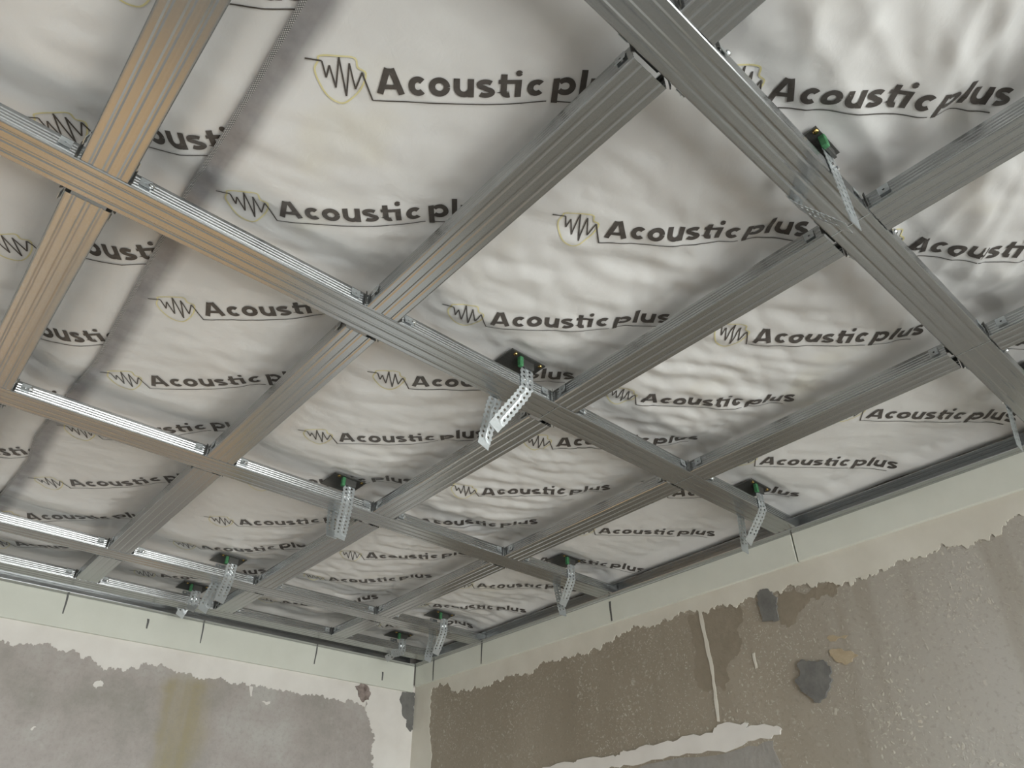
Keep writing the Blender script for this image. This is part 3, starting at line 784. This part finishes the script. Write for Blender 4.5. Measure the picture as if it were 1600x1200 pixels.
adj = {(0, 0): (.001, -.011), (0, 1): (.003, -.007), (0, 2): (.007, .008), (0, 3): (.010, .012), (0, 5): (.011, .022), (0, 6): (-.02, .045), (1, 0): (.002, -.005), (1, 2): (0, -.027), (1, 3): (0, -.017), (1, 5): (.015, -.008), (1, 6): (.009, -.031), (2, 0): (-.004, .016), (2, 1): (-.005, .013), (2, 2): (-.014, -.014), (2, 6): (.01, -.03), (1, -1): (-.005, -.032), (3, 0): (.005, .031), (3, 1): (.008, .026), (3, 2): (-.026, -.009), (3, 4): (.030, .010), (3, 6): (.012, -.010)}
for i in range(0, 4):
    for j in range(-3, 8):
        dx, dy = adj.get((i, j), (0, 0))
        ox = -1.480 + .394 * i + .002 * j + dx; oy = -1.983 - .026 * i + .266 * j + dy
        if oy > -.03 and ox > -.25: continue
        logo(ox, oy, ANG + rnd.uniform(-.025, .025), f_right)
for i in range(0, 2):
    for j in range(-3, 7):
        logo(-1.715 - .394 * i, -1.672 + .026 * i + .268 * j, ANG + rnd.uniform(-.02, .02), f_left, True)

# ------------------------------------------------------------------ strap hangers
def strap_mesh(name, path, wdirs, width=.030, pitch=.0096):
    """perforated strap: scalloped edges, two staggered hole columns, swept along a polyline"""
    P = [Vector(p) for p in path]
    cum = [0.0]
    for a, b in zip(P[:-1], P[1:]): cum.append(cum[-1] + (b - a).length)
    Ltot = cum[-1]
    def at(s, t_):
        s = max(0.0, min(Ltot, s)); i = 0
        while i < len(cum) - 2 and cum[i + 1] < s: i += 1
        f = (s - cum[i]) / max(1e-9, cum[i + 1] - cum[i])
        wd = (wdirs[i] * (1 - f) + wdirs[i + 1] * f).normalized()
        return P[i] + (P[i + 1] - P[i]) * f + wd * t_
    V = []; F = []; key = {}
    def vid(s, t_):
        k = (round(s, 5), round(t_, 5))
        if k not in key:
            key[k] = len(V); V.append(at(s, t_))
        return key[k]
    hw_ = width / 2; plain = .010; r = .0029
    nrow = int((Ltot - plain) / pitch); s_end = nrow * pitch
    for colm in (0, 1):
        sgn = -1 if colm == 0 else 1
        offs = 0.0 if colm == 0 else pitch / 2
        rows = nrow if colm == 0 else nrow - 1
        if colm == 1:
            F.append([vid(0, 0), vid(offs, 0), vid(offs, sgn * hw_), vid(0, sgn * hw_)])
            F.append([vid(offs + rows * pitch, 0), vid(s_end, 0), vid(s_end, sgn * hw_), vid(offs + rows * pitch, sgn * hw_)])
        for q in range(rows):
            s0 = offs + q * pitch; s1 = s0 + pitch; sm = (s0 + s1) / 2; tm = sgn * hw_ * .47
            out = [(s0, 0), (sm, 0), (s1, 0), (s1, sgn * hw_ * .5), (s1, sgn * hw_), (sm, sgn * hw_ * 1.10), (s0, sgn * hw_), (s0, sgn * hw_ * .5)]
            out[4] = (s1, sgn * hw_ * .93); out[6] = (s0, sgn * hw_ * .93)
            ang = [math.atan2(b - tm, a - sm) for a, b in out]
            hole = [(sm + r * math.cos(a), tm + r * math.sin(a)) for a in ang]
            for a in range(8):
                b = (a + 1) % 8
                F.append([vid(*out[a]), vid(*out[b]), vid(*hole[b]), vid(*hole[a])])
    F.append([vid(s_end, -hw_ * .93), vid(s_end, 0), vid(Ltot, 0), vid(Ltot, -hw_ * .93)])
    F.append([vid(s_end, 0), vid(s_end, hw_ * .93), vid(Ltot, hw_ * .93), vid(Ltot, 0)])
    F = [tuple(dict.fromkeys(f)) for f in F]
    return mesh(name, V, [f for f in F if len(f) > 2])

ME_HPLATE = boxes('mounting_plate', [(-.048, .036, -.046, .026, .0600, .0625), (-.014, .014, -.0375, -.0335, .044, .0600)])  # bracket plate, its dark quad also stands for the shaded slit in the membrane
ME_HPLATE.materials.append(M_PLATE)
ME_HPLATE2 = boxes('mounting_plate', [(-.040, .022, -.0405, .026, .0600, .0625), (-.012, .012, -.0375, -.0335, .044, .0600)])
ME_HPLATE2.materials.append(M_PLATE)
ME_GRN = boxes('rubber_pad', [(-.0042, .0042, -.0045, .0045, 0, .0215)], .0010); ME_GRN.materials.append(M_GREEN)
ME_BRS = disc_mesh('anchor_screw', .0040, .003); ME_BRS.materials.append(M_BRASS)
ME_HEX = disc_mesh('screw', .0036, .0042, 6); ME_HEX.materials.append(M_SCREW)
FARX = {1: -.022, 5: -.010, 7: -.006}
for hi, (m, x, dn, df, txt) in enumerate(HANG_DEF):
    e = empty('strap_hanger', (x, MY[m], ZB))
    tag(e, 'perforated strap hanger ' + txt, 'hanger', 'vibration hangers holding the main profiles')
    def put(name, me, loc, rot=(0, 0, 0)):
        o = bpy.data.objects.new(name, me); COL.objects.link(o); o.parent = e; o.location = loc; o.rotation_euler = rot; return o
    put('mounting_plate', ME_HPLATE2 if m == 4 else ME_HPLATE, (0, 0, 0))
    put('rubber_pad', ME_GRN, (-.0205, -.0375, .0380))
    put('anchor_screw', ME_BRS, (-.034, -.036 if m == 4 else -.039, .0600), (math.pi, 0, 0))
    if m != 4: put('anchor_screw', ME_BRS, (.027, -.040, .0600), (math.pi, 0, 0))
    for sy, d in ((-1, dn), (1, df)):
        y = sy * (hwp + .0016)
        D = Vector(d); u = D.normalized()
        w0 = Vector((1, 0, 0)); w1 = (w0 - u * w0.dot(u)).normalized()
        xo = FARX.get(hi, 0) if sy > 0 else 0
        path = [(xo, y, .059), (xo, y, .010), (xo, y, .002)]
        mid = Vector((xo, y, .002)) + D * .16 + Vector((0, 0, -.004))
        path += [tuple(mid), tuple(Vector((0, y, 0)) + D)]
        
        me = strap_mesh('strap', path, [w0, w0, w0, (w0 + w1).normalized(), w1])
        o = link('strap', me, M_STRAP, e)
        md = o.modifiers.new('thickness', 'SOLIDIFY'); md.thickness = .0011; md.offset = 0
        for sx in (-.0065, .0065):
            put('screw', ME_HEX, (xo + sx, y + sy * .0006, .0165 + (.003 if sx > 0 else 0)), (math.pi / 2 * (1 if sy < 0 else -1), 0, 0))
